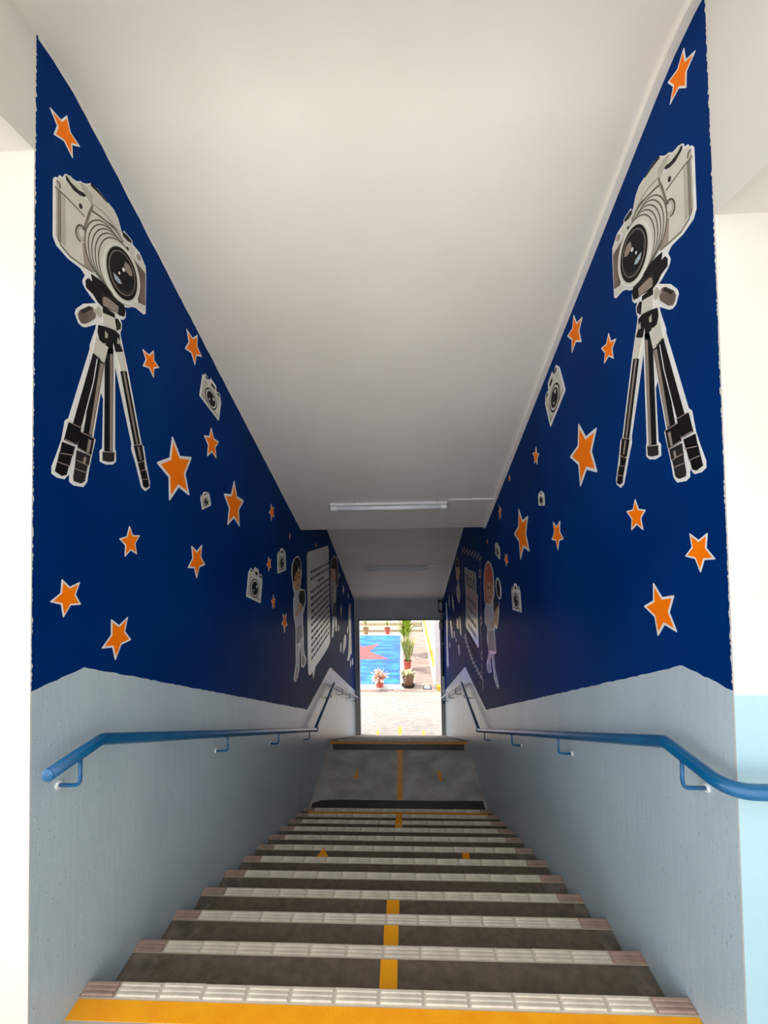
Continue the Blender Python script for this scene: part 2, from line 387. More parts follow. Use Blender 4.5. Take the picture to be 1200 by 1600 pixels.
# ================================================================ HANDRAILS
RR_ = 0.0205; OFF = 0.077
def fillet(pts, r, n=5):
    pts = [Vector(p) for p in pts]; out = [pts[0]]
    for i in range(1, len(pts) - 1):
        a = (pts[i - 1] - pts[i]).normalized(); b = (pts[i + 1] - pts[i]).normalized()
        p0 = pts[i] + a * r; p1 = pts[i] + b * r
        for k in range(n + 1):
            t = k / n; out.append(p0 * (1 - t) ** 2 + pts[i] * 2 * t * (1 - t) + p1 * t * t)
    out.append(pts[-1]); return out
def railz(y):
    pts = [(-0.35, .905), (-.045, .895), (3.575, -.832), (5.03, -.826), (8.50, -2.482)]
    for (a, za), (b, zb) in zip(pts, pts[1:]):
        if y <= b: return za + (zb - za) * (y - a) / (b - a)
    return pts[-1][1]
def handrail(s, label, bys):
    x = s * (HW - OFF)
    root = empty('handrail', (x, 0, .9), label, 'handrail')
    base = Vector((x, 0, .9))
    P = [(x, -.275, railz(-.275))] if s < 0 else [(4.4, Y0 - .077, .905), (x, Y0 - .077, .905)]
    pts = [Vector(p) - base for p in P]
    body = [(x, -.045, railz(-.045)), (x, 3.575, railz(3.575)), (x, 5.03, railz(5.03)), (x, 8.50, railz(8.5))]
    allp = [Vector(p) - base for p in (P + body)]
    if s > 0: path = [allp[0]] + fillet(allp[:3], .075, 7)[1:-1] + fillet([allp[1]] + allp[2:], .015, 2)[1:]
    else: path = fillet(allp, .015, 2)
    bm = bmesh.new(); tube(bm, path, RR_, 16)
    obj('rail', bm, M_RAIL, root, smooth=True)
    if s < 0:
        bm = bmesh.new(); bmesh.ops.create_uvsphere(bm, u_segments=16, v_segments=8, radius=RR_ * 1.0)
        bmesh.ops.scale(bm, vec=(1, .35, 1), verts=bm.verts)
        obj('end_cap', bm, M_RAIL, root, allp[0], smooth=True)
    for y in bys:
        z = railz(y); b = Vector((0, y, z - .9))
        bm = bmesh.new()
        drop = .105
        tube(bm, fillet([b + Vector((0, 0, -.012)), b + Vector((0, 0, -drop)), b + Vector((s * (OFF - .002), 0, -drop))], .022, 4), .0062, 8)
        br = obj('bracket', bm, M_RAIL, root, smooth=True)
        bm = bmesh.new(); tube(bm, [b + Vector((s * (OFF - .007), 0, -drop)), b + Vector((s * OFF, 0, -drop))], .013, 12)
        obj('flange', bm, M_WHITE, br)
    return root
handrail(-1, 'blue tubular handrail along the left wall with a rounded free end', [-.145, 1.04, 2.09, 3.27, 3.75, 4.75, 5.95, 6.95, 7.9])
handrail(1, 'blue tubular handrail along the right wall, bending round the wall end', [-.13, .96, 2.02, 3.23, 3.75, 4.75, 5.8, 6.85, 7.8])

# ================================================================ CEILING FITTINGS
def slope_basis(k):
    d = Vector((0, 1, -k)).normalized(); n = Vector((0, -k, -1)).normalized(); return d, n
def fixture(y, label, rz=0.0):
    k = .4884 if y < 4 else .487
    d, n = slope_basis(k); c = Vector((-.025 if y < 4 else -.012, y, zsoff(y)))
    root = empty('tube_light', c, label, 'ceiling light', 'tube lights on the sloping ceiling')
    root.rotation_euler = Matrix((Vector((1, 0, 0)), d, -n)).transposed().to_euler()    # local -Z leaves the ceiling
    L = .60
    obj('base', B(-L, L, -.032, .03, -.024, 0, bev=.004), M_WPLAST, root)
    bm = bmesh.new(); tube(bm, [(-L + .055, .028, -.036), (L - .055, .028, -.036)], .02, 14); obj('diffuser_tube', bm, M_TUBE, root, smooth=True)
    for sx in (-1, 1):
        e = obj('end_cap', B(min(sx * (L - .06), sx * L), max(sx * (L - .06), sx * L), .004, .052, -.062, -.004, bev=.006), M_WPLAST, root)
    for sx in (-.35, .5):
        bm = bmesh.new(); tube(bm, [(sx, -.045, -.001), (sx, -.045, -.006)], .006, 8); obj('screw', bm, M_DARKM, root)
    return root
fixture(2.76, 'white tube light on the first sloping ceiling, nearest the camera')
fixture(6.54, 'white tube light on the lower far ceiling above the doorway')
def trunking(y0, y1, label, cy, x0=HW, wd=.03, x_l=.58):
    k = .4884 if y0 < 4 else .487
    d, n = slope_basis(k); root = empty('cable_trunking', (HW, y0, zsoff(y0)), label, 'cable trunking')
    base = Vector((HW, y0, zsoff(y0)))
    bm = bmesh.new(); prev = None
    yy = [y0] + [v for v in (-.3, -.2, -.1, 0) if y0 < v < y1] + [y1]
    for y in yy:
        p = Vector((HW - .001, y, zsoff(y))); k_ = (zsoff(y + .01) - zsoff(y - .01)) / .02 if y < y1 else -k; nn = Vector((0, k_, -1)).normalized()
        cur = [bm.verts.new(p + Vector((-q, 0, 0)) + nn * h - base) for q, h in ((0, -.004), (wd, -.004), (wd, .018), (0, .018))]
        if prev:
            for i in range(4): bm.faces.new((prev[i], prev[(i + 1) % 4], cur[(i + 1) % 4], cur[i]))
        else: bm.faces.new(cur)
        prev = cur
    bm.faces.new(prev)
    obj('main_run', bm, M_CEIL, root)
    bm = bmesh.new(); p = Vector((0, cy, zsoff(cy))) - base
    vs = [bm.verts.new(Vector((xx, 0, 0)) + p + d * q + n * h) for xx in (x_l, HW - wd) for q, h in ((-.008, -.003), (.008, -.003), (.008, .012), (-.008, .012))]
    for q in ((0, 1, 2, 3), (4, 5, 6, 7), (0, 1, 5, 4), (1, 2, 6, 5), (2, 3, 7, 6), (3, 0, 4, 7)): bm.faces.new([vs[i] for i in q])
    obj('branch_run', bm, M_WPLAST, root)
trunking(-1.6, 3.285, 'white cable trunking along the right edge of the near ceiling', 2.70)
trunking(4.96, 8.50, 'white cable trunking along the right edge of the far ceiling', 6.48, x_l=.595)

# ================================================================ STICKERS ON THE WALLS
H0, HS = 0.0010, 0.0006
def plate(name, pts, layer, m, root, s):
    """thin vinyl plate on wall s; pts are (y, z) in metres"""
    b = root.location if root is not None else Vector((0, 0, 0))
    q = [pts[0]]
    for p in pts[1:]:
        if (p[0] - q[-1][0]) ** 2 + (p[1] - q[-1][1]) ** 2 > 1e-9: q.append(p)
    bm = bmesh.new()
    prism(bm, [(p[0] - b.y, p[1] - b.z) for p in q], 'x', s * HW - b.x, s * (HW - H0 - HS * layer) - b.x, True)
    return obj(name, bm, m, root)
def centroid(pts): return (sum(p[0] for p in pts) / len(pts), sum(p[1] for p in pts) / len(pts))
def sticker(name, s, c, label, cat, group=None): return empty(name, (s * HW, c[0], c[1]), label, cat, group)
def stroke_pts(pts, w, closed=False):
    """ribbon polygons along a polyline: list of quads"""
    out = []; n = len(pts); rng = range(n if closed else n - 1)
    for i in rng:
        a = Vector(pts[i]); b = Vector(pts[(i + 1) % n]); d = (b - a)
        if d.length < 1e-7: continue
        d.normalize(); nrm = Vector((-d.y, d.x)) * (w / 2); e = d * (w * .35)
        out.append([tuple(a - e + nrm), tuple(b + e + nrm), tuple(b + e - nrm), tuple(a - e - nrm)])
    return out
def strokes(name, polylines, w, layer, m, root, s):
    b = root.location; bm = bmesh.new()
    for pl, closed in polylines:
        for q in stroke_pts(pl, w, closed):
            prism(bm, [(p[0] - b.y, p[1] - b.z) for p in q], 'x', s * (HW - H0 - HS * (layer - 1)) - b.x, s * (HW - H0 - HS * layer) - b.x, True)
    return obj(name, bm, m, root)

# --- stars: five photographed tips each
def star(s, tips, label, orange=True):
    P = [on_wall(x, y, s) for x, y in tips]; c = centroid(P)
    out = []
    for i in range(5):
        a, b = P[i], P[(i + 1) % 5]
        out.append(a); m_ = ((a[0] + b[0]) / 2, (a[1] + b[1]) / 2)
        out.append((c[0] + .60 * (m_[0] - c[0]), c[1] + .60 * (m_[1] - c[1])))
    root = sticker('star_sticker', s, c, label, 'sticker', 'star stickers on the %s wall' % ('left' if s < 0 else 'right'))
    # blunt tips on the white backing
    bl = []
    n = len(out)
    for i, p in enumerate(out):
        if i % 2 == 0:
            for q in (out[i - 1], out[(i + 1) % n]): bl.append((p[0] + .07 * (q[0] - p[0]), p[1] + .07 * (q[1] - p[1])))
        else: bl.append(p)
    plate('backing', bl, 0, M_WHITE, root, s)
    f = [(c[0] + .80 * (p[0] - c[0]), c[1] + .80 * (p[1] - c[1])) for p in out]
    plate('star_face', f, 1, M_ORANGE, root, s)
    return root
LEFT_STARS = [
 ([(76.6,165.9),(104.5,179.7),(125.6,230),(113.7,248.4),(83.4,210)], 'orange star high on the left wall above the big tripod camera'),
 ([(290.8,512.8),(308.8,522.8),(315.7,558),(304.5,572),(288.4,544.6)], 'orange star touching the ceiling slope on the left wall, above the tilted small camera'),
 ([(222,544.6),(240,547),(249,574.6),(240,591),(222.6,572)], 'small orange star right of the tripod legs on the left wall'),
 ([(330,667),(342,690.3),(338.3,717),(323.5,713.5),(318.3,679.6)], 'upright orange star just below the tilted small camera on the left wall'),
 ([(268.9,680),(299.8,714),(296.2,775),(264.1,783.6),(244,722.3)], 'largest orange star on the left wall, right of the tripod foot'),
 ([(365.8,749.7),(381,782.2),(374.6,824),(354.9,821.6),(349.2,771)], 'large slim orange star on the left wall, right of the tiny camera'),
 ([(202.1,821.1),(218.7,836.3),(214,866.6),(194.4,870.6),(185.6,841.6)], 'upright orange star below the tripod on the left wall'),
 ([(298.7,852),(315.8,850.5),(320.8,882.5),(307.2,905),(292.8,887.5)], 'downward pointing orange star left of the lower front facing camera on the left wall'),
 ([(96.2,904.2),(125.3,908.6),(126.8,944.8),(98.5,965.8),(77,940.6)], 'orange star nearest the wall edge, low on the left wall'),
 ([(173.2,966.9),(200,962.9),(205.2,999.6),(179.9,1032.8),(158,1013.6)], 'lowest orange star on the left wall, just above the grey dado'),
 ([(423.3,786.2),(428.3,791.7),(428.7,808),(423.7,814.7),(419.7,800.3)], 'tiny orange star near the lower corner of the first ceiling, left wall'),
 ([(452.4,832.5),(453.8,835),(453.8,841),(452.6,844),(451.8,838)], 'tiniest pale star above the left boy sticker, under the ceiling edge'),
 ([(419.2,869.7),(423.7,873),(423.7,887.5),(419.7,894.2),(416.2,882)], 'small orange star between the two front facing cameras on the left wall'),
 ([(427,928.3),(430.8,935),(429.2,950.8),(425.3,951.7),(423.3,938.3)], 'small orange star below and right of the lower front facing camera, left wall'),
 ([(442,958.3),(447.5,957.5),(449.2,976.7),(444.2,990),(439.7,975.8)], 'pinkish orange star beside the waist of the left boy sticker'),
 ([(493.6,847.5),(494.8,850),(494.8,855),(493.7,857),(492.9,852)], 'tiny pale star just above the left text panel'),
]
RIGHT_STARS = [
 ([(1068.9,73.1),(1088,77.2),(1072.7,137.7),(1046.4,165.4),(1043,129.4)], 'orange star high on the right wall above the big tripod camera'),
 ([(896.3,491),(910.5,494.4),(909.1,534.6),(893.4,552.7),(886.3,525.4)], 'orange star near the ceiling slope on the right wall, above the tilted small camera'),
 ([(951.1,519.4),(963.2,528.6),(959,560.8),(944,569.2),(939.3,544.3)], 'small orange star left of the tripod legs on the right wall'),
 ([(837.7,697.3),(843,708.9),(839.8,726.2),(834.6,725.4),(832,707.8)], 'small upright orange star below the tilted small camera on the right wall'),
 ([(903.9,660.6),(933,666.9),(934,738.5),(906.8,762.2),(890.2,714.1)], 'largest orange star on the right wall, left of the tripod foot'),
 ([(795.6,741.5),(798,745),(797.6,751),(795.6,753),(794.2,747)], 'tiny pale star beside the ceiling slope on the right wall'),
 ([(810.2,792.9),(825.4,804.9),(827.8,862.7),(813.3,876.3),(803,834.3)], 'tall slim orange star low on the right wall, left of a small star'),
 ([(864,814.6),(875.3,812.8),(881,842.7),(871.9,860.6),(861.9,843.5)], 'downward pointing orange star right of the tall slim star on the right wall'),
 ([(992.5,778.7),(1009.4,796.4),(1005.6,828.9),(986.6,829.3),(978.7,798.8)], 'upright orange star below the tripod on the right wall'),
 ([(1077.2,832.5),(1106,832),(1118.8,874),(1094.9,895.8),(1070.4,869.2)], 'orange star nearest the wall edge on the right wall'),
 ([(1020.6,909.1),(1054.2,929.7),(1059,988.8),(1028.1,995.1),(1005.9,947.1)], 'lowest orange star on the right wall, tilted above the grey dado'),
 ([(789.1,864.5),(792.8,865.5),(794.2,880.5),(790.9,886.1),(787.5,874.4)], 'tiny red orange star beside the red haired boy sticker'),
 ([(780.5,788),(783.6,794),(783,810),(780.5,813.5),(778.6,799)], 'tiny orange star at the lower right corner of the first ceiling'),
 ([(761,841),(762.2,844),(762.2,849),(761.2,851.5),(760.4,846)], 'tiny pale star above the red haired boy sticker'),
]
for t, l in LEFT_STARS: star(-1, t, l)
for t, l in RIGHT_STARS: star(1, t, l)

# --- small front-view cameras, drawn in a unit square and laid between three photographed corners
def circ(cx, cy, rx, ry, n=18, a0=0.0, a1=2 * math.pi):
    full = abs(a1 - a0 - 2 * math.pi) < 1e-6
    return [(cx + rx * math.cos(a0 + (a1 - a0) * i / (n if full else n - 1)), cy + ry * math.sin(a0 + (a1 - a0) * i / (n if full else n - 1))) for i in range(n)]
def small_camera(s, TL, BL, BR, label, fine=True):
    a, b, c = on_wall(*TL, s), on_wall(*BL, s), on_wall(*BR, s)
    def m_(p): return (b[0] + (c[0] - b[0]) * p[0] + (a[0] - b[0]) * p[1], b[1] + (c[1] - b[1]) * p[0] + (a[1] - b[1]) * p[1])
    def mm(l): return [m_(p) for p in l]
    root = sticker('small_camera_sticker', s, m_((.5, .5)), label, 'sticker', 'small camera stickers')
    plate('backing', mm([(.03, 0), (.97, 0), (1, .04), (1, .86), (.97, .96), (.93, 1.03), (.90, 1.14), (.80, 1.16), (.74, 1.08), (.68, 1.1), (.66, 1.26), (.36, 1.26), (.30, 1.06),
                         (.22, 1.12), (.10, 1.12), (.07, 1.02), (0, .95), (0, .04)]), 0, M_WHITE, root, s)
    plate('camera_body', mm([(.07, .08), (.93, .08), (.93, .92), (.88, 1.0), (.70, .99), (.62, 1.18), (.42, 1.18), (.34, .99), (.12, .99), (.07, .92)]), 1, M_BEIGE, root, s)
    plate('lens_barrel', mm(circ(.5, .46, .31, .37)), 2, M_BLACK, root, s)
    plate('lens_ring', mm(circ(.5, .46, .265, .32)), 3, M_BEIGE, root, s)
    g = plate('lens_glass', mm(circ(.5, .46, .215, .265)), 4, M_BLACK, root, s)
    plate('viewfinder', mm([(.42, 1.0), (.60, 1.0), (.60, 1.12), (.42, 1.12)]), 2, M_BLACK, root, s)
    if fine:
        plate('glint', mm(circ(.60, .56, .045, .06, 8)), 5, M_WHITE, root, s); plate('glint', mm(circ(.42, .36, .03, .04, 8)), 5, M_WHITE, root, s)
        plate('shutter_dial', mm([(.74, 1.0), (.88, 1.0), (.86, 1.09), (.77, 1.09)]), 2, M_CHAR, root, s)
        plate('rewind_dial', mm([(.12, 1.0), (.24, 1.0), (.23, 1.07), (.13, 1.07)]), 2, M_CHAR, root, s)
        plate('base_line', mm([(.07, .13), (.93, .13), (.93, .155), (.07, .155)]), 2, M_CHAR, root, s)
        plate('top_line', mm([(.07, .80), (.26, .80), (.26, .82), (.07, .82)]), 2, M_LINE, root, s)
        plate('top_line', mm([(.74, .80), (.93, .80), (.93, .82), (.74, .82)]), 2, M_LINE, root, s)
        plate('body_shade', mm([(.07, .155), (.17, .155), (.17, .78), (.07, .78)]), 2, M_BEIGE2, root, s)
    return root
small_camera(-1, (316.6, 583), (311.2, 618), (341.6, 658), 'small beige camera tilted beside the ceiling slope on the left wall')
small_camera(-1, (312.7, 777), (315.8, 796.5), (329.7, 789.5), 'tiny camera right of the largest star on the left wall')
small_camera(-1, (388.5, 890.5), (384.4, 932), (407, 943), 'larger front facing camera low on the left wall, right of a downward star')
small_camera(-1, (433, 866), (433.4, 896.5), (446.8, 891), 'upper front facing camera left of the black haired boy sticker')
small_camera(1, (851.3, 629), (860.3, 668), (884, 609), 'small beige camera tilted beside the ceiling slope on the right wall')
small_camera(1, (841, 772.5), (841.7, 790), (851.4, 790), 'tiny camera left of the large star on the right wall', False)
small_camera(1, (773.6, 849), (773.8, 866), (781.6, 875), 'tiny dim camera above the red haired boy sticker')
small_camera(1, (798.9, 920), (801, 953), (815.3, 957), 'front facing camera low on the right wall, right of the red haired boy')

# --- the big cameras on tripods (traced on the left wall, mirrored for the right one)
def A(*p): return [on_wall(40 + x / 5.0, 240 + y / 5.0, -1) for x, y in p]
def Bz(*p): return [on_wall(60 + x / 4.571, 440 + y / 4.571, -1) for x, y in p]
def Cz(*p): return [on_wall(75 + x / 12.31, 265 + y / 12.31, -1) for x, y in p]
def ell(cx, cy, ux, uy, w, n=36, a0=0.0, a1=2 * math.pi):
    full = abs(a1 - a0 - 2 * math.pi) < 1e-6
    an = [a0 + (a1 - a0) * i / (n if full else n - 1) for i in range(n)]
    return A(*[(cx + math.cos(t) * ux + math.sin(t) * w, cy + math.cos(t) * uy) for t in an])
BIG = []       # (part name, polygon, layer, material)
def big(name, pts, layer, m): BIG.append((name, pts, layer, m, None))
def bigs(name, lines, w, layer, m): BIG.append((name, lines, layer, m, w))
big('backing', A((213,195),(232,180),(250,190),(262,168),(290,185),(303,160),(320,160),(400,218),(425,214),(445,228),(470,236),(505,232),(560,275),(640,378),(690,440),(722,510),(750,615),(768,602),(832,680),(834,708),(890,775),
      (937,885),(940,960),(937,1250),(920,1257),(860,1205),(830,1198),(800,1205),(770,1200),(782,1235),(780,1282),(760,1300),(738,1292),(752,1330),(748,1378),(738,1400),(745,1440))
      + Bz((604,470),(640,640),(735,1155),(752,1180),(772,1310),(797,1440),(792,1475),(762,1497),(735,1472),(690,1290),(662,1195),(664,1160),(600,860),(547,600),(546,1195),(553,1215),(553,1285),(530,1307),(480,1307),(438,1285),(436,1208),(455,1190),(462,840),(445,790),
           (392,1110),(407,1130),(382,1240),(362,1335),(347,1430),(320,1467),(250,1457),(220,1430),(218,1375),(185,1412),(130,1400),(93,1370),(93,1320),(128,1230),(163,1130),(188,992),(213,975),(366,480),(366,450),(405,340),(412,305))
      + A((470,1357),(440,1352),(410,1322),(383,1245),(393,1213),(450,1173),(550,1168),(518,1130),(468,1060),(448,1020),(443,990),(463,950),(428,897),(330,822),(238,717),(211,642)), 0, M_WHITE)
big('camera_body', A((232,200),(246,197),(262,188),(300,205),(440,335),(520,400),(470,580),(460,700),(520,930),(430,872),(335,795),(270,690),(232,640)), 1, M_BEIGE)
big('body_shade', A((232,250),(250,280),(250,660),(232,636)), 2, M_BEIGE2)
big('body_shade', A((268,290),(308,330),(308,735),(285,705),(268,680)), 2, M_BEIGE2)
big('body_shade', A((440,700),(470,700),(480,790),(530,930),(500,915),(455,880)), 2, M_BEIGE3)
bigs('body_line', [(A((228,262),(300,325),(380,408),(455,490)), False), (A((248,660),(275,720),(345,805),(440,872),(520,925)), False), (A((252,285),(252,655)), False), (A((266,300),(266,680)), False)], .0045, 3, M_LINE)
big('corner_latch', A((238,205),(262,225),(270,262),(256,280),(236,255)), 2, M_BEIGE2)
bigs('corner_line', [(A((240,212),(262,235)), False), (A((262,245),(266,270)), False)], .004, 3, M_CHAR)
big('film_dial', A((308,172),(330,185),(400,240),(445,300),(470,330),(455,338),(420,325),(370,285),(315,205)), 2, M_CHAR)
big('dial_top', A((312,163),(340,172),(405,235),(452,300),(440,302),(410,285),(350,225)), 3, M_BEIGE)
big('front_button', A((412,395),(422,388),(435,402),(440,425),(432,435),(418,425)), 3, M_CHAR)
big('prism_housing', A((420,225),(470,245),(510,240),(560,290),(640,385),(690,450),(718,515),(745,625),(745,640),(640,530),(520,445),(505,385),(470,330),(462,300)), 1, M_BEIGE)
big('prism_side', A((415,225),(440,235),(470,262),(522,330),(520,395),(490,370),(465,320)), 2, M_BEIGE2)
big('hot_shoe', A((505,236),(520,240),(560,280),(640,382),(632,384),(585,330),(540,285),(505,250)), 2, M_CHAR)
bigs('prism_line', [(A((525,395),(600,455),(665,525),(740,640)), False)], .003, 3, M_BEIGE3)
big('body_right', A((750,640),(790,672),(830,735),(885,790),(934,890),(934,930),(870,860),(820,790),(770,720),(745,690)), 1, M_BEIGE)
big('grip', A((820,795),(870,860),(934,935),(934,1190),(880,1165),(866,1080),(850,930)), 1, M_BROWN)
big('base_plate_edge', A((860,1165),(890,1168),(934,1200),(932,1240),(905,1225),(840,1180)), 1, M_BEIGE)
big('shutter_wheel', A((752,608),(775,622),(825,680),(825,700),(790,680),(760,645)), 2, M_CHAR)
big('self_timer', ell(878, 812, 14, 44, 26, 20), 2, M_WHITE)
big('timer_centre', ell(880, 812, 8, 30, 15, 16), 3, M_BEIGE3)
big('small_button', ell(793, 743, 4, 14, 8, 12), 3, M_CHAR)
big('mount_side', A((440,590),(520,440),(560,470),(680,560),(745,650),(760,730),(700,690),(600,620),(500,640),(470,700)), 1, M_BEIGE)
big('mount_shade', A((515,400),(522,430),(470,590),(440,600),(485,455)), 2, M_BEIGE3)
bigs('mount_line', [(A((515,450),(560,478),(640,540),(700,600),(760,690)), False), (A((520,405),(490,470),(455,585),(442,590)), False)], .006, 3, M_LINE)
big('lever', ell(428, 628, 8, 66, 36, 24), 2, M_BEIGE2)
big('lever_tip', ell(432, 622, 5, 34, 20, 18), 3, M_BEIGE)
bigs('lever_line', [(ell(426, 622, 8, 64, 38, 18, math.pi - .9, 3 * math.pi / 2 + 1.2), False)], .005, 4, M_LINE)
# barrel: stepped rings from the body down to the front ring
for i in range(6):
    t = i / 5.0; cx = 607 + (735 - 607) * t; cy = 765 + (936 - 765) * t
    if i == 0: big('lens_barrel', ell(cx, cy, 58, 246, 138), 3, M_BEIGE)
    else: big('barrel_ring', ell(cx, cy, 58, 246, 138), 3 + i, M_BEIGE)
    if i < 5: bigs('ring_line', [(ell(cx, cy, 58, 246, 138, 26, math.pi - .95, 3 * math.pi / 2 + .9), False)], .0048, 4 + i, M_LINE)
big('front_ring', ell(738, 938, 58, 242, 134), 9, M_WHITE)
big('front_ring_face', ell(739, 936, 54, 228, 124), 10, M_BEIGE)
big('lens_rim', ell(739, 936, 50, 213, 110), 11, M_BLACK)
big('lens_thin_ring', ell(739, 933, 43, 180, 95), 12, M_GLINT)
big('lens_inner_rim', ell(739, 933, 42, 174, 90), 13, M_CHAR)
big('lens_glass', ell(741, 925, 38, 152, 80), 14, M_BLACK)
big('glass_glow', A((760,845),(790,870),(815,925),(818,960),(795,955),(765,915),(752,880)), 15, M_GLINT)
big('glass_glow', A((668,930),(690,950),(720,985),(735,1020),(710,1015),(680,980)), 15, M_SHOE)
big('glint', ell(748, 908, 4, 17, 9, 12), 16, M_WHITE)
big('glint', ell(714, 934, 3, 12, 6, 12), 16, M_WHITE)
# tripod head
big('head_plate', A((508,940),(560,975),(640,1040),(720,1130),(735,1165),(765,1185),(775,1235),(765,1275),(730,1262),(700,1240),(600,1200),(560,1160),(525,1100),(470,1045),(465,990),(485,972),(520,1005)), 4, M_BLACK)
big('clamp_plate', A((590,1120),(625,1120),(720,1195),(715,1250),(600,1185)), 5, M_GLINT)
big('clamp_edge', A((580,1085),(600,1092),(725,1165),(725,1180),(600,1110),(590,1150),(582,1140)), 6, M_CHAR)
big('neck', A((600,1195),(690,1250),(695,1290),(640,1270),(600,1240)), 4, M_BLACK)
big('collar', A((598,1245),(640,1262),(706,1292),(704,1384),(660,1365),(598,1325)), 5, M_BEIGE)
big('collar_shade', A((690,1288),(715,1292),(740,1335),(735,1372),(704,1384)), 5, M_CHAR)
big('knob', A((405,1255),(420,1222),(490,1190),(520,1198),(545,1262),(535,1290),(470,1328),(432,1325),(412,1290)), 4, M_BROWN)
big('knob_edge', A((420,1228),(490,1195),(512,1215),(440,1248)), 5, M_CHAR)
big('knob_stem', A((520,1205),(545,1215),(560,1190),(585,1215),(590,1275),(570,1280),(550,1245),(525,1240)), 5, M_BEIGE2)
big('hub', Bz((425,310),(470,320),(545,350),(575,380),(580,450),(600,500),(550,505),(530,420),(525,510),(470,510),(480,440),(440,440),(420,360)), 4, M_BLACK)
big('hub_bolt', Bz((470,350),(490,375),(488,405),(470,400)), 5, M_BEIGE2)
big('hub_bolt', Bz((560,400),(578,425),(572,450),(556,440)), 5, M_BEIGE2)
big('leg_sleeve', Bz((405,385),(430,420),(492,470),(466,580),(430,545),(385,505)), 5, M_BEIGE)
big('leg_sleeve', Bz((550,500),(605,515),(622,638),(583,640)), 5, M_BEIGE)
big('leg', Bz((388,512),(425,545),(440,560),(345,920),(295,1045),(242,1020)), 4, M_BLACK)
big('leg', Bz((412,548),(465,585),(375,1105),(318,1078)), 5, M_BLACK)
big('centre_column', Bz((472,470),(530,480),(525,1215),(468,1210)), 4, M_BLACK)
big('leg', Bz((583,640),(625,640),(722,1160),(682,1168)), 4, M_BLACK)
big('leg_glint', Bz((435,580),(458,590),(372,1098),(355,1090)), 6, M_GLINT)
big('leg_glint', Bz((506,520),(524,520),(521,1212),(505,1210)), 5, M_GLINT)
big('leg_glint', Bz((597,645),(610,645),(706,1160),(695,1162)), 5, M_GLINT)
bigs('leg_line', [(Bz((412,555),(385,720),(300,1050)), False)], .004, 6, M_WHITE)
big('foot_sleeve', Bz((212,1005),(300,1045),(290,1100),(270,1170),(180,1130)), 5, M_BLACK)
big('foot_sleeve', Bz((298,1075),(392,1120),(370,1240),(275,1190)), 6, M_BLACK)
for q in (((165,1145),(255,1180),(240,1240),(150,1225)), ((148,1215),(240,1225),(215,1320),(132,1290)), ((130,1290),(212,1310),(195,1380),(165,1388),(115,1355))): big('foot_ring', Bz(*q), 5, M_BLACK)
for q in (((270,1205),(365,1245),(352,1312),(262,1275)), ((262,1275),(345,1315),(335,1365),(256,1340)), ((256,1335),(335,1365),(325,1425),(300,1442),(250,1425),(245,1395))): big('foot_ring', Bz(*q), 6, M_CHAR)
big('foot_glint', Bz((350,1125),(372,1135),(352,1225),(335,1215)), 7, M_GLINT)
big('foot_glint', Bz((318,1250),(335,1258),(325,1300),(308,1292)), 7, M_GLINT)
bigs('ring_edge', [(Bz((182,1128),(268,1168)), False), (Bz((150,1226),(240,1240)), False), (Bz((132,1290),(212,1318)), False), (Bz((276,1190),(366,1240)), False), (Bz((262,1275),(345,1315)), False), (Bz((256,1338),(334,1366)), False), (Bz((300,1076),(390,1120)), False), (Bz((214,1006),(298,1046)), False), (Bz((682,1170),(734,1165)), False), (Bz((708,1294),(750,1280)), False), (Bz((722,1350),(764,1346)), False), (Bz((740,1413),(778,1410)), False), (Bz((458,1216),(536,1220)), False)], .0035, 8, M_GLINT)
big('column_foot', Bz((456,1215),(538,1220),(535,1283),(500,1288),(456,1278)), 5, M_CHAR)
for q in (((678,1172),(735,1165),(752,1275),(715,1290),(705,1285)), ((708,1295),(750,1282),(758,1345),(722,1350)), ((722,1350),(765,1348),(778,1410),(738,1415)), ((738,1412),(778,1410),(786,1460),(768,1475),(745,1462))): big('foot_ring', Bz(*q), 5, M_BLACK)
big('foot_glint', Bz((700,1180),(712,1178),(730,1270),(720,1275)), 6, M_GLINT)
def tripod_camera(s, dz, label):
    root = sticker('tripod_camera_sticker', s, (.08, 2.35), label, 'sticker', 'tripod camera stickers')
    for name, pts, layer, m, w in BIG:
        if w is None: plate(name, [(p[0], p[1] + dz(p)) for p in pts], layer, m, root, s)
        else: strokes(name, [([(p[0], p[1] + dz(p)) for p in pl], cl) for pl, cl in pts], w, layer, m, root, s)
tripod_camera(-1, lambda p: 0.0, 'large white camera on a black tripod printed on the left wall')
tripod_camera(1, lambda p: -.006 - .022 * min(1, max(0, (2.7 - p[1]) / .8)), 'large white camera on a black tripod printed on the right wall')

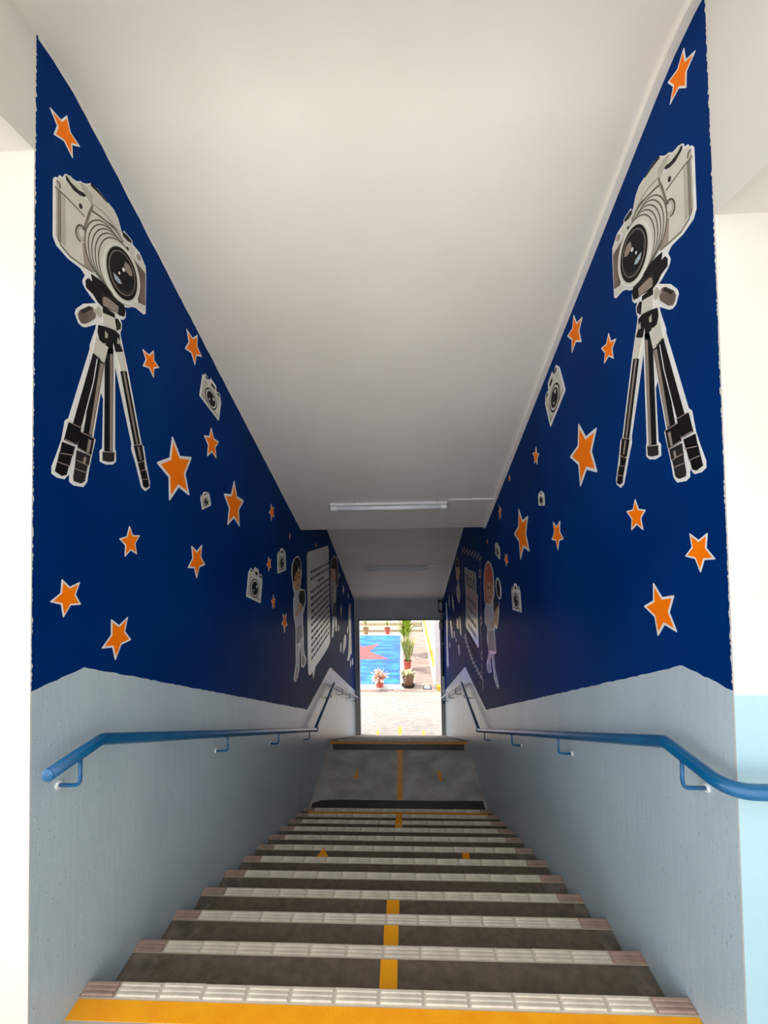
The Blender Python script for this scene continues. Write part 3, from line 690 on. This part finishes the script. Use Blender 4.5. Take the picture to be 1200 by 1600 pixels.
# --- figures and panels farther down
def Z(ox, oy, k, s):
    return lambda *p: [on_wall(ox + x / k, oy + y / k, s) for x, y in p]
def put(root, s, parts):
    for name, pts, layer, m in parts: plate(name, pts, layer, m, root, s)
q = Z(445, 850, 6.957, -1)
rt = sticker('boy_sticker', -1, q((140, 800))[0], 'cartoon boy with black hair and glasses holding a camera, left of the text panel', 'sticker')
put(rt, -1, [
 ('backing', q((72,290),(78,215),(100,160),(138,128),(165,155),(178,215),(183,320),(172,440),(165,485),(215,495),(228,560),(225,640),(210,720),(200,760),(195,860),(205,1000),(205,1120),(215,1200),(232,1240),(228,1300),(205,1345),(178,1335),(175,1200),(163,1075),(158,1200),(158,1350),(140,1450),(115,1503),(97,1480),(105,1400),(120,1300),(118,1100),(118,930),(112,860),(98,800),(92,700),(92,600),(105,540),(90,480),(85,420),(75,360)), 0, M_WHITE),
 ('face', q((95,400),(112,320),(140,280),(165,270),(173,340),(166,430),(150,510),(125,510),(98,465)), 1, M_SKIN),
 ('hair', q((80,290),(88,210),(110,160),(138,142),(160,165),(172,215),(172,290),(160,275),(150,235),(138,290),(115,320),(102,380),(94,430),(82,380)), 2, M_BLACK),
 ('mouth', q((130,445),(150,430),(155,455),(140,470)), 2, M_BROWN),
 ('shirt', q((100,600),(112,545),(140,512),(150,560),(147,640),(190,660),(185,780),(190,862),(165,882),(120,910),(117,860),(102,790),(97,690)), 1, M_SHIRT),
 ('held_camera', q((150,560),(165,510),(207,505),(220,560),(215,630),(197,690),(175,645),(158,640)), 2, M_CHAR),
 ('arm', q((140,640),(160,648),(185,655),(175,705),(150,760),(125,792),(107,770),(115,740),(140,722)), 3, M_SKIN),
 ('shorts', q((122,910),(165,882),(190,866),(198,1000),(172,1040),(160,1075),(145,1078),(122,1080)), 1, M_SHORTS),
 ('leg', q((126,1080),(150,1080),(150,1330),(125,1320)), 1, M_SHIRT), ('leg', q((168,1050),(195,1030),(200,1130),(208,1210),(182,1215)), 1, M_SHIRT),
 ('shoe', q((123,1330),(150,1335),(136,1440),(115,1490),(104,1470)), 1, M_SHORTS), ('shoe', q((182,1222),(208,1215),(224,1250),(218,1300),(200,1330),(184,1322)), 1, M_SHORTS)])
strokes('spectacles', [(q(*circ(112, 365, 14, 28, 10)), True), (q(*circ(150, 335, 13, 28, 10)), True)], .012, 3, M_BLACK, rt, -1)

q = Z(400, 840, 5.71, -1)
outl = q((455,150),(462,128),(640,72),(648,110),(655,560),(662,930),(640,985),(585,1075),(530,1150),(522,1200),(512,1265),(504,1195),(482,1230),(468,1215),(462,1100),(458,600))
rt = sticker('text_panel_sticker', -1, centroid(outl), 'tall off-white panel of dark text lines between the two boys on the left wall', 'sticker')
plate('panel_sheet', outl, 0, M_PANEL, rt, -1)
# lines of print, too small to read: rows of short word blocks
def print_rows(root, s, ya, yb, ztop, zbot, n, hgt, layer, m, short=()):
    b = root.location; bm = bmesh.new()
    for i in range(n):
        z = ztop + (zbot - ztop) * i / (n - 1); y = ya; e = yb
        if i in short: y, e = ya + (yb - ya) * .35, ya + (yb - ya) * .68
        while y < e:
            w_ = random.uniform(.05, .17); w_ = min(w_, e - y)
            if w_ > .02: prism(bm, [(y - b.y, z - b.z), (y + w_ - b.y, z - b.z), (y + w_ - b.y, z + hgt - b.z), (y - b.y, z + hgt - b.z)], 'x', s * (HW - H0 - HS * (layer - 1)) - b.x, s * (HW - H0 - HS * layer) - b.x, True)
            y += w_ + .035
    o = obj('text_lines', bm, m, root); o['kind'] = 'stuff'; return o
print_rows(rt, -1, 3.78, 5.12, 1.03, -.06, 14, .034, 1, M_INK, (2,))

q = Z(505, 850, 7.62, -1)
rt = sticker('boy_sticker', -1, q((130, 500))[0], 'cartoon boy with grey hair and pale green shirt, right of the text panel', 'sticker')
put(rt, -1, [
 ('backing', q((82,300),(92,190),(125,135),(162,155),(176,260),(174,500),(158,515),(152,700),(150,850),(168,900),(163,1040),(145,1040),(138,900),(132,1000),(118,1115),(100,1112),(108,950),(110,850),(88,700),(82,500)), 0, M_SHORTS),
 ('face', q((92,290),(148,285),(150,440),(120,475),(98,430)), 1, M_SKIN),
 ('hair', q((90,290),(100,195),(125,155),(155,170),(166,260),(166,480),(152,500),(146,300)), 2, M_CHAR),
 ('shirt', q((108,450),(150,450),(147,690),(120,700)), 1, M_GREENV),
 ('jacket', q((85,480),(108,450),(122,700),(112,850),(92,700)), 2, M_MAUVE),
 ('trousers', q((95,700),(148,700),(148,860),(112,862)), 1, M_INK),
 ('leg', q((112,872),(130,872),(126,1000),(116,1105),(104,1105)), 1, M_WHITE), ('leg', q((142,872),(158,880),(158,1035),(146,1030)), 1, M_WHITE)])
rt = sticker('girl_sticker', -1, q((318, 1050))[0], 'pale slim cartoon figure nearest the doorway on the left wall', 'sticker')
put(rt, -1, [
 ('backing', q((312,700),(326,720),(332,860),(330,960),(336,1180),(341,1310),(325,1310),(320,1345),(303,1392),(284,1385),(300,1300),(308,1050),(300,880),(304,760)), 0, M_WHITE),
 ('hair', q((308,780),(318,720),(328,760),(330,880),(318,890)), 1, M_MAUVE), ('dress', q((310,920),(328,940),(332,1150),(336,1290),(310,1280),(312,1080)), 1, M_PANEL),
 ('shoe', q((318,1395),(330,1385),(333,1440),(322,1478)), 0, M_SHIRT), ('shoe', q((340,1370),(354,1360),(356,1430),(344,1450)), 0, M_SHIRT)])
def blot(s, pts, label, m=M_WHITE, inner=None):
    c = centroid(pts); rt = sticker('prop_sticker', s, c, label, 'sticker', 'small prop stickers at the far end')
    plate('backing', pts, 0, m, rt, s)
    plate('print', [(c[0] + .6 * (p[0] - c[0]), c[1] + .7 * (p[1] - c[1])) for p in pts], 1, inner or M_BEIGE, rt, s)
blot(-1, q((258,1075),(272,1090),(275,1150),(270,1220),(240,1312),(234,1240),(245,1120)), 'largest white lens shaped sticker on the far left wall')
blot(-1, q((206,1165),(220,1200),(212,1302),(198,1265)), 'narrow white sticker left of the lens shaped one, far left wall')
blot(-1, q((290,968),(299,1000),(291,1075),(280,1040)), 'small white sticker between lens shape and pale figure, far left wall')
blot(-1, q((182,955),(191,1000),(183,1045),(174,1000)), 'small white sticker beside the leg of the grey haired boy')
blot(-1, q((240,480),(249,530),(239,605),(229,560)), 'white sticker high beside the grey haired boy near the ceiling', M_SHIRT)
blot(-1, q((190,325),(198,370),(190,415),(183,370)), 'tiny pale sticker right of the grey haired head', M_SHORTS)
blot(-1, q((297,585),(304,620),(297,660),(290,620)), 'tiny pale sticker under the ceiling corner, far left wall', M_SHORTS)
blot(-1, q((213,695),(222,760),(214,905),(206,860),(204,770)), 'dim mauve sticker in the middle of the far left wall', M_MAUVE)

q = Z(745, 860, 6.96, 1)
rt = sticker('boy_sticker', 1, q((150, 800))[0], 'cartoon boy with red hair aiming a long lens camera on the right wall', 'sticker')
lens = [(237 + 27 * math.sin(t) - 12 * math.cos(t), 415 - 120 * math.cos(t)) for t in [2 * math.pi * i / 20 for i in range(20)]]
put(rt, 1, [
 ('backing', q((75,400),(78,250),(95,150),(120,110),(150,138),(178,220),(190,400),(196,560),(215,590),(245,560),(240,700),(225,840),(208,860),(195,800),(195,900),(205,1020),(212,1120),(190,1135),(200,1280),(225,1400),(240,1480),(232,1505),(215,1480),(190,1390),(172,1250),(160,1110),(150,1200),(160,1320),(135,1340),(115,1300),(108,1230),(130,1120),(112,950),(118,850),(90,780),(82,650),(95,590),(80,530)), 0, M_WHITE),
 ('hair', q((82,400),(84,250),(100,160),(122,125),(145,150),(170,225),(183,400),(180,480),(150,580),(95,570),(85,480)), 1, M_RED),
 ('face', q((104,410),(118,345),(158,345),(176,400),(175,480),(150,565),(122,570),(106,500)), 2, M_SKIN),
 ('mouth', q((128,500),(155,485),(150,520),(138,530)), 3, M_BROWN), ('eye', q((122,390),(132,385),(133,420),(124,425)), 3, M_BLACK), ('eye', q((150,395),(160,392),(161,415),(152,420)), 3, M_BLACK),
 ('held_camera', q((182,540),(198,480),(225,560),(245,535),(240,620),(205,705),(186,650)), 2, M_CHAR),
 ('lens_rim', q(*lens), 3, M_WHITE), ('lens_glass', q(*[(237 + (a - 237) * .7, 415 + (b - 415) * .83) for a, b in lens]), 4, M_CHAR),
 ('arm', q((190,720),(212,640),(235,600),(232,720),(216,838),(196,780),(180,842),(150,832)), 3, M_SKIN),
 ('shirt', q((95,600),(160,582),(188,700),(190,862),(150,872),(116,850),(92,760)), 1, M_SHIRT),
 ('shorts', q((118,870),(190,872),(206,1105),(160,1092),(126,1092)), 1, M_SHORTS),
 ('leg', q((136,1100),(152,1100),(142,1230),(125,1225)), 1, M_SHIRT), ('leg', q((168,1110),(190,1120),(198,1290),(182,1270)), 1, M_SHIRT),
 ('shoe', q((115,1232),(145,1232),(152,1315),(136,1330),(120,1295)), 1, M_SHOE), ('shoe', q((186,1290),(202,1300),(222,1405),(234,1485),(226,1490),(205,1430)), 1, M_SHOE)])

q = Z(705, 870, 10.667, 1)
whole = q((218,180),(240,168),(272,190),(282,222),(300,212),(402,265),(416,290),(420,600),(446,640),(445,950),(448,1200),(462,1512),(445,1512),(350,1340),(245,1165),(240,780),(236,500))
rt = sticker('poster_sticker', 1, centroid(whole), 'three tier lettered poster on the right wall, left of the red haired boy', 'sticker')
plate('panel_sheet', whole, 0, M_PANEL, rt, 1)
plate('middle_panel', q((243,505),(430,625),(444,655),(440,948),(420,955),(243,775)), 1, M_ROSE, rt, 1)
plate('top_panel', q((226,200),(240,185),(268,205),(280,240),(300,230),(398,278),(408,300),(412,585),(380,580),(245,485)), 1, M_SHORTS, rt, 1)
bm = bmesh.new()
fc = bpy.data.curves.new('letters', 'FONT'); fc.body = 'FOCUS'; fc.size = 1; fc.extrude = .5
fo = bpy.data.objects.new('letters', fc); COL.objects.link(fo)
dg = bpy.context.evaluated_depsgraph_get(); fm = bpy.data.meshes.new_from_object(fo.evaluated_get(dg)); bpy.data.objects.remove(fo)
xs = [v.co.x for v in fm.vertices]; zs_ = [v.co.y for v in fm.vertices]
fx0, fx1, fz0, fz1 = min(xs), max(xs), min(zs_), max(zs_)
fp = [on_wall(705 + x / 10.667, 870 + y / 10.667, 1) for x, y in ((250, 290), (250, 470), (402, 400), (402, 560))]
for v in fm.vertices:                                           # reading from far (left in view) to near
    u_ = (v.co.x - fx0) / (fx1 - fx0); w_ = (v.co.y - fz0) / (fz1 - fz0)
    ya = fp[1][0] + (fp[3][0] - fp[1][0]) * u_
    zb = fp[1][1] + (fp[3][1] - fp[1][1]) * u_; zt = fp[0][1] + (fp[2][1] - fp[0][1]) * u_
    dx = HW - H0 - HS * (1 if v.co.z < 0 else 2)
    v.co = Vector((dx, ya, zb + (zt - zb) * w_)) - rt.location
link('letters', fm, M_BLACK, rt)
print_rows(rt, 1, 4.05, 4.78, .52, .12, 4, .055, 2, M_BROWN)
print_rows(rt, 1, 4.08, 4.78, -.02, -.15, 2, .06, 1, M_INK)
# zigzag frame round the poster
q = Z(680, 830, 5.716, 1)
def zig(pts, amp, n):
    out = []
    for (x0, y0), (x1, y1) in zip(pts, pts[1:]):
        for i in range(n):
            t = i / n; s_ = amp if i % 2 else -amp
            d = Vector((x1 - x0, y1 - y0)).normalized(); out.append((x0 + (x1 - x0) * t - d.y * s_ * .5, y0 + (y1 - y0) * t + d.x * s_))
    out.append(pts[-1]); return out
rt = sticker('zigzag_frame_sticker', 1, q((330, 600))[0], 'mauve zigzag frame around the lettered poster on the right wall', 'sticker')
strokes('frame_line', [(q(*zig([(232, 160), (412, 235)], 30, 14)), False)], .03, 1, M_MAUVE, rt, 1)
strokes('frame_line', [(q(*zig([(402, 270), (410, 820)], 5, 12)), False), (q(*zig([(240, 190), (248, 880)], 4, 12)), False)], .018, 1, M_MAUVE, rt, 1)
strokes('frame_line', [(q(*zig([(262, 930), (330, 1150), (432, 1340)], 26, 12)), False), (q(*zig([(405, 820), (428, 1400)], 6, 10)), False)], .03, 1, M_SHIRT, rt, 1)
for yy in (380, 800, 1110):
    strokes('frame_link', [(q(*circ(400 + (yy - 380) * .025, yy, 10, 34, 10)), True)], .02, 2, M_SHIRT, rt, 1)
q = Z(690, 860, 8.0, 1)
rt = sticker('boy_sticker', 1, q((205, 500))[0], 'dim cartoon boy with grey hair beyond the lettered poster, right wall', 'sticker')
put(rt, 1, [
 ('backing', q((172,150),(190,75),(215,125),(232,260),(216,385),(225,430),(238,560),(228,672),(205,645),(186,560),(183,470),(198,400),(178,330)), 0, M_SHORTS),
 ('hair', q((176,160),(190,90),(212,135),(222,200),(205,215),(180,215)), 1, M_CHAR), ('face', q((182,220),(220,205),(228,260),(212,370),(200,385),(184,320)), 1, M_SKIN),
 ('shirt', q((188,480),(202,410),(218,430),(230,560),(222,640),(205,620),(190,560)), 1, M_GREENV),
 ('leg', q((190,850),(210,850),(213,975),(200,985),(188,940)), 0, M_WHITE), ('leg', q((222,820),(236,840),(248,1058),(236,1060),(225,960)), 0, M_WHITE)])
rt = sticker('girl_sticker', 1, q((125, 980))[0], 'pale cartoon figure nearest the doorway on the right wall', 'sticker')
put(rt, 1, [('backing', q((52,640),(66,660),(80,860),(78,1100),(90,1440),(78,1480),(66,1440),(60,1100),(56,860)), 0, M_SHOE), ('dress', q((60,880),(75,880),(72,1090),(64,1090)), 1, M_WHITE)])
blot(1, q((105,875),(120,880),(135,960),(138,1100),(125,1090),(112,990)), 'tall white sticker on the far right wall')
blot(1, q((150,1010),(162,1010),(168,1095),(158,1100)), 'tiny white sticker right of the tall white one, far right wall')
blot(1, q((176,1100),(186,1105),(188,1145),(178,1142)), 'smallest white dot sticker, far right wall')
blot(1, q((208,1180),(222,1185),(226,1310),(216,1318)), 'slim white sticker low under the dim boy, right wall')
blot(1, q((122,545),(138,560),(160,700),(150,780),(135,700)), 'mauve sticker high on the far right wall', M_MAUVE)
blot(1, q((84,560),(95,570),(105,690),(92,720)), 'dim mauve sticker beside the lower ceiling corner, right wall', M_MAUVE)
blot(1, q((98,1150),(106,1160),(104,1220),(97,1210)), 'small pale sticker beside the pale figure on the far right wall', M_SHIRT)

# ================================================================ DOORWAY FITTINGS
rt = empty('wall_lamp', (1.0, YE - .06, -.32), 'small pale lamp on a dark bracket at the upper right corner of the doorway', 'lamp')
obj('back_box', B(-.055, .055, -.02, .06, -.14, .14, bev=.01), M_DARKM, rt)
bm = bmesh.new(); lathe(bm, [(.02, -.12), (.042, -.10), (.045, .04), (.03, .075), (.008, .085)], 16); obj('lamp_head', bm, M_SHOE, rt, (.005, -.05, .03), smooth=True)
bm = bmesh.new(); tube(bm, fillet([(.01, -.01, -.13), (.03, -.02, -.30), (.05, .0, -.45)], .05), .012, 8); obj('cable', bm, M_DARKM, rt)
rt = empty('conduit_pipe', (1.03, YE - .05, -1.6), 'dark blue vertical conduit pipe beside the right doorway jamb', 'pipe')
bm = bmesh.new(); tube(bm, [(0, 0, -1.0), (0, 0, .95)], .022, 12); obj('pipe', bm, M_NAVYM, rt, smooth=True)
for z in (-.55, .4): obj('pipe_clip', B(-.03, .033, -.026, .049, z - .015, z + .015), M_SHOE, rt)
tag(obj('switch_box', B(.955, 1.03, YE - .075, YE - .0255, -.86, -.70, bev=.006), M_BEIGE2), 'small beige box under the lintel at the right doorway jamb', 'switch box')
tag(obj('switch_box', B(1.01, 1.055, YE - .13, YE - .085, -2.50, -1.953, bev=.006), M_WHITE), 'small white box low on the conduit pipe beside the doorway', 'switch box')

# ================================================================ COURT OUTSIDE
struct(obj('floor_court', B(-22, 22, 8.4, 45, ZG - .3, ZG), M_GROUND))
gy = bpy.data.objects['floor_court']
strip('yellow_stripe', rect(-.05, .02, 8.5, 9.10), ZG, M_YEL, gy)
floor_arrow(-.56, 8.80, ZG, .17, gy); floor_arrow(.56, 8.80, ZG, .17, gy)
K = .05
pv = struct(obj('floor_pavers', B(-8, 1.04, 11.32, 18.2, ZG, ZG + .012), M_PAVER))
obj('edge_line', B(-8, 1.2, 11.05, 11.14, ZG, ZG + .004), M_BEIGEST, pv)
# painted court
ct = struct(obj('floor_plinth', B(-5.6, .10, 11.45, 18.05, ZG, ZG + .03), M_WKERB))
zc = ZG + .03
obj('border_line', B(-5.25, -.02, 11.83, 17.62, zc, zc + .003), M_EDGE, ct)
obj('blue_field', B(-5.22, -.05, 11.88, 17.57, zc, zc + .005), M_BLUEC, ct)
def sp_(x, y): return gp(x, y, zc + .005)
tipA = sp_(592.5, 1006); tipB = sp_(608, 1030); inn = sp_(577, 1018); la = sp_(566, 1011); lb = sp_(564, 1030)
obj('red_star', prism(bmesh.new(), [tipA, inn, tipB, lb, (-2.9, 13.2), (-2.75, 14.9), (-3.9, 15.6), (-2.6, 15.95), (-2.2, 17.2), la], 'z', zc, zc + .008), M_REDC, ct)
# kerb and pillar on the right, steps at the back
kb = empty('kerb', (1.12, 15.6, ZG), kind='structure')
obj('kerb_block', B(-.08, .10, -4.0, 4.6, 0, .12), M_WKERB, kb)
obj('yellow_top', B(-.005, .10, -2.5, 4.6, .1201, .125), M_YKERB, kb)
obj('yellow_end', B(-.02, .16, -4.25, -4.0, 0, .14), M_YKERB, kb)
wc = struct(obj('wall_court', B(1.22, 4.5, 11.9, 26, ZG, ZG + 3.4), M_WKERB))
pil = tag(obj('pillar', B(1.075, 1.42, 11.50, 11.9, ZG, ZG + 3.6, bev=.01), M_WPIL), None, None, kind='structure')
stp = empty('back_steps', (0, 18.2, ZG), kind='structure')
obj('step', B(-8, 1.0, .15, 1.0, 0, .10), M_BEIGEST, stp); obj('step', B(-8, 1.0, 1.0, 1.9, 0, .22), M_BEIGEST, stp); obj('step', B(-8, 1.0, 1.9, 8, 0, .34), M_BEIGEST, stp)
rt = tag(obj('drain_grate', B(.60, .98, 18.9, 19.05, ZG + .1, ZG + .112), M_DARKM), 'dark drain grate on the beige step beside the yellow kerb', 'grate')
rt = empty('framed_board', (.82, 11.58, ZG + .012), 'small white board in a black frame lying right of the brown pot', 'board')
obj('board', B(-.10, .10, -.11, .11, 0, .02), M_WHITE, rt)
obj('frame_side', B(-.125, -.085, -.14, .14, 0, .03), M_DARKM, rt); obj('frame_side', B(.085, .125, -.14, .14, 0, .03), M_DARKM, rt)
obj('frame_side', B(-.085, .085, .11, .14, 0, .025), M_DARKM, rt); obj('frame_side', B(-.085, .085, -.14, -.125, 0, .025), M_DARKM, rt)

# --- plants
def leaf(bm, base, d, L, w, droop, n=5):
    d = Vector(d).normalized(); side = d.cross(Vector((0, 0, 1)))
    if side.length < .05: side = Vector((1, 0, 0))
    side.normalize(); prev = None; p = Vector(base)
    for i in range(n + 1):
        t = i / n; wd = w * (math.sin(math.pi * min(1, .12 + t * .88)) ** .8) * .5 + .001
        a = bm.verts.new(p - side * wd); c = bm.verts.new(p + d * .0 + Vector((0, 0, -wd * .25))); b = bm.verts.new(p + side * wd)
        if prev: bm.faces.new((prev[0], prev[1], c, a)); bm.faces.new((prev[1], prev[2], b, c))
        prev = (a, c, b); p = p + d * (L / n); d = (d + Vector((0, 0, -droop / n))).normalized()
def pot(rt, r, h, m, saucer=None, flare=.72):
    bm = bmesh.new(); lathe(bm, [(r * flare, 0), (r * .97, h * .80), (r * 1.08, h * .82), (r * 1.08, h), (r * .93, h), (r * .90, h * .88), (.01, h * .88)], 22)
    p = obj('pot', bm, m, rt, smooth=False)
    bm = bmesh.new(); lathe(bm, [(.005, h * .885), (r * .9, h * .89), (.006, h * .90)], 16); obj('soil', bm, M_SOIL, rt)
    if saucer:
        bm = bmesh.new(); lathe(bm, [(r * .95, -.0), (r * 1.08, .05), (r * 1.02, .05), (r * .6, .02)], 20); obj('saucer', bm, saucer, rt)
def cleaf(rt, m, base, n, L, w, droop, zmin, zmax, spread=0.05, name='foliage'):
    bm = bmesh.new()
    for i in range(n):
        a = random.uniform(0, 6.283); e = random.uniform(zmin, zmax)
        leaf(bm, (base[0] + random.uniform(-spread, spread), base[1] + random.uniform(-spread, spread), base[2]), (math.cos(a) * math.cos(e), math.sin(a) * math.cos(e), math.sin(e)), L * random.uniform(.65, 1.1), w, droop)
    return obj(name, bm, m, rt)
rt = empty('potted_plant', (-.66, 11.62, zc), 'terracotta pot with pink and cream leaves on the white border of the blue court', 'potted plant')
pot(rt, .15, .31, M_TERRA); cleaf(rt, M_LEAFP, (0, 0, .28), 120, .27, .075, .9, -.05, 1.45, .10)
rt = empty('potted_plant', (.235, 11.72, ZG + .012), 'large glazed brown pot with cream leaves spilling over its rim', 'potted plant')
pot(rt, .20, .42, M_BPOT, M_CHAR, .66); cleaf(rt, M_LEAFW, (0, 0, .38), 60, .27, .05, 1.5, .1, 1.0, .12)
rt = empty('potted_plant', (.235, 13.25, ZG + .012), 'red pot with spiky yellow green leaves, behind the brown pot', 'potted plant')
pot(rt, .135, .30, M_TERRA)
bm = bmesh.new()
for i in range(90):
    a = random.uniform(0, 6.283); e = random.uniform(1.05, 1.5)
    leaf(bm, (random.uniform(-.06, .06), random.uniform(-.06, .06), .27), (math.cos(a) * math.cos(e), math.sin(a) * math.cos(e), math.sin(e)), random.uniform(.5, 1.05), .04, .25)
obj('foliage', bm, M_LEAFG, rt)
rt = empty('potted_plant', (.22, 14.9, ZG + .012), 'tallest plant with broad bright yellow green leaves, behind the spiky one', 'potted plant')
pot(rt, .15, .30, M_TERRA)
bm = bmesh.new()
for i in range(5):
    a = i * 1.3; tube(bm, [(math.cos(a) * .05, math.sin(a) * .05, .25), (math.cos(a) * .1, math.sin(a) * .1, 1.1), (math.cos(a) * .16, math.sin(a) * .16, 2.0)], .012, 6)
obj('stems', bm, M_STEM, rt)
bm = bmesh.new()
for i in range(170):
    a = random.uniform(0, 6.283); e = random.uniform(.85, 1.45); z = random.uniform(.6, 2.1); rr = .06 + z * .05
    leaf(bm, (math.cos(a) * rr, math.sin(a) * rr, z), (math.cos(a) * math.cos(e), math.sin(a) * math.cos(e), math.sin(e)), random.uniform(.36, .6), 0.085, .55)
obj('foliage', bm, M_LEAFY, rt)
rt = empty('potted_plant', (-1.62, 17.85, zc), 'ochre pot with a thin bare plant at the far left edge of the blue court', 'potted plant')
pot(rt, .14, .30, M_TPOT)
bm = bmesh.new(); tube(bm, [(0, 0, .25), (.02, 0, .5), (-.03, .02, .85)], .014, 6); obj('stem', bm, M_STEM, rt); cleaf(rt, M_LEAFG, (0, 0, .5), 14, .22, .05, .6, .2, 1.3, .03)
rt = empty('potted_plant', (-.62, 17.85, zc), 'terracotta pot with a thin bare plant at the far edge of the blue court', 'potted plant')
pot(rt, .13, .29, M_TERRA)
bm = bmesh.new(); tube(bm, [(0, 0, .24), (.0, 0, .45), (.05, .02, .9)], .012, 6); obj('stem', bm, M_STEM, rt); cleaf(rt, M_LEAFG, (0, 0, .42), 16, .20, .05, .6, .2, 1.3, .03)
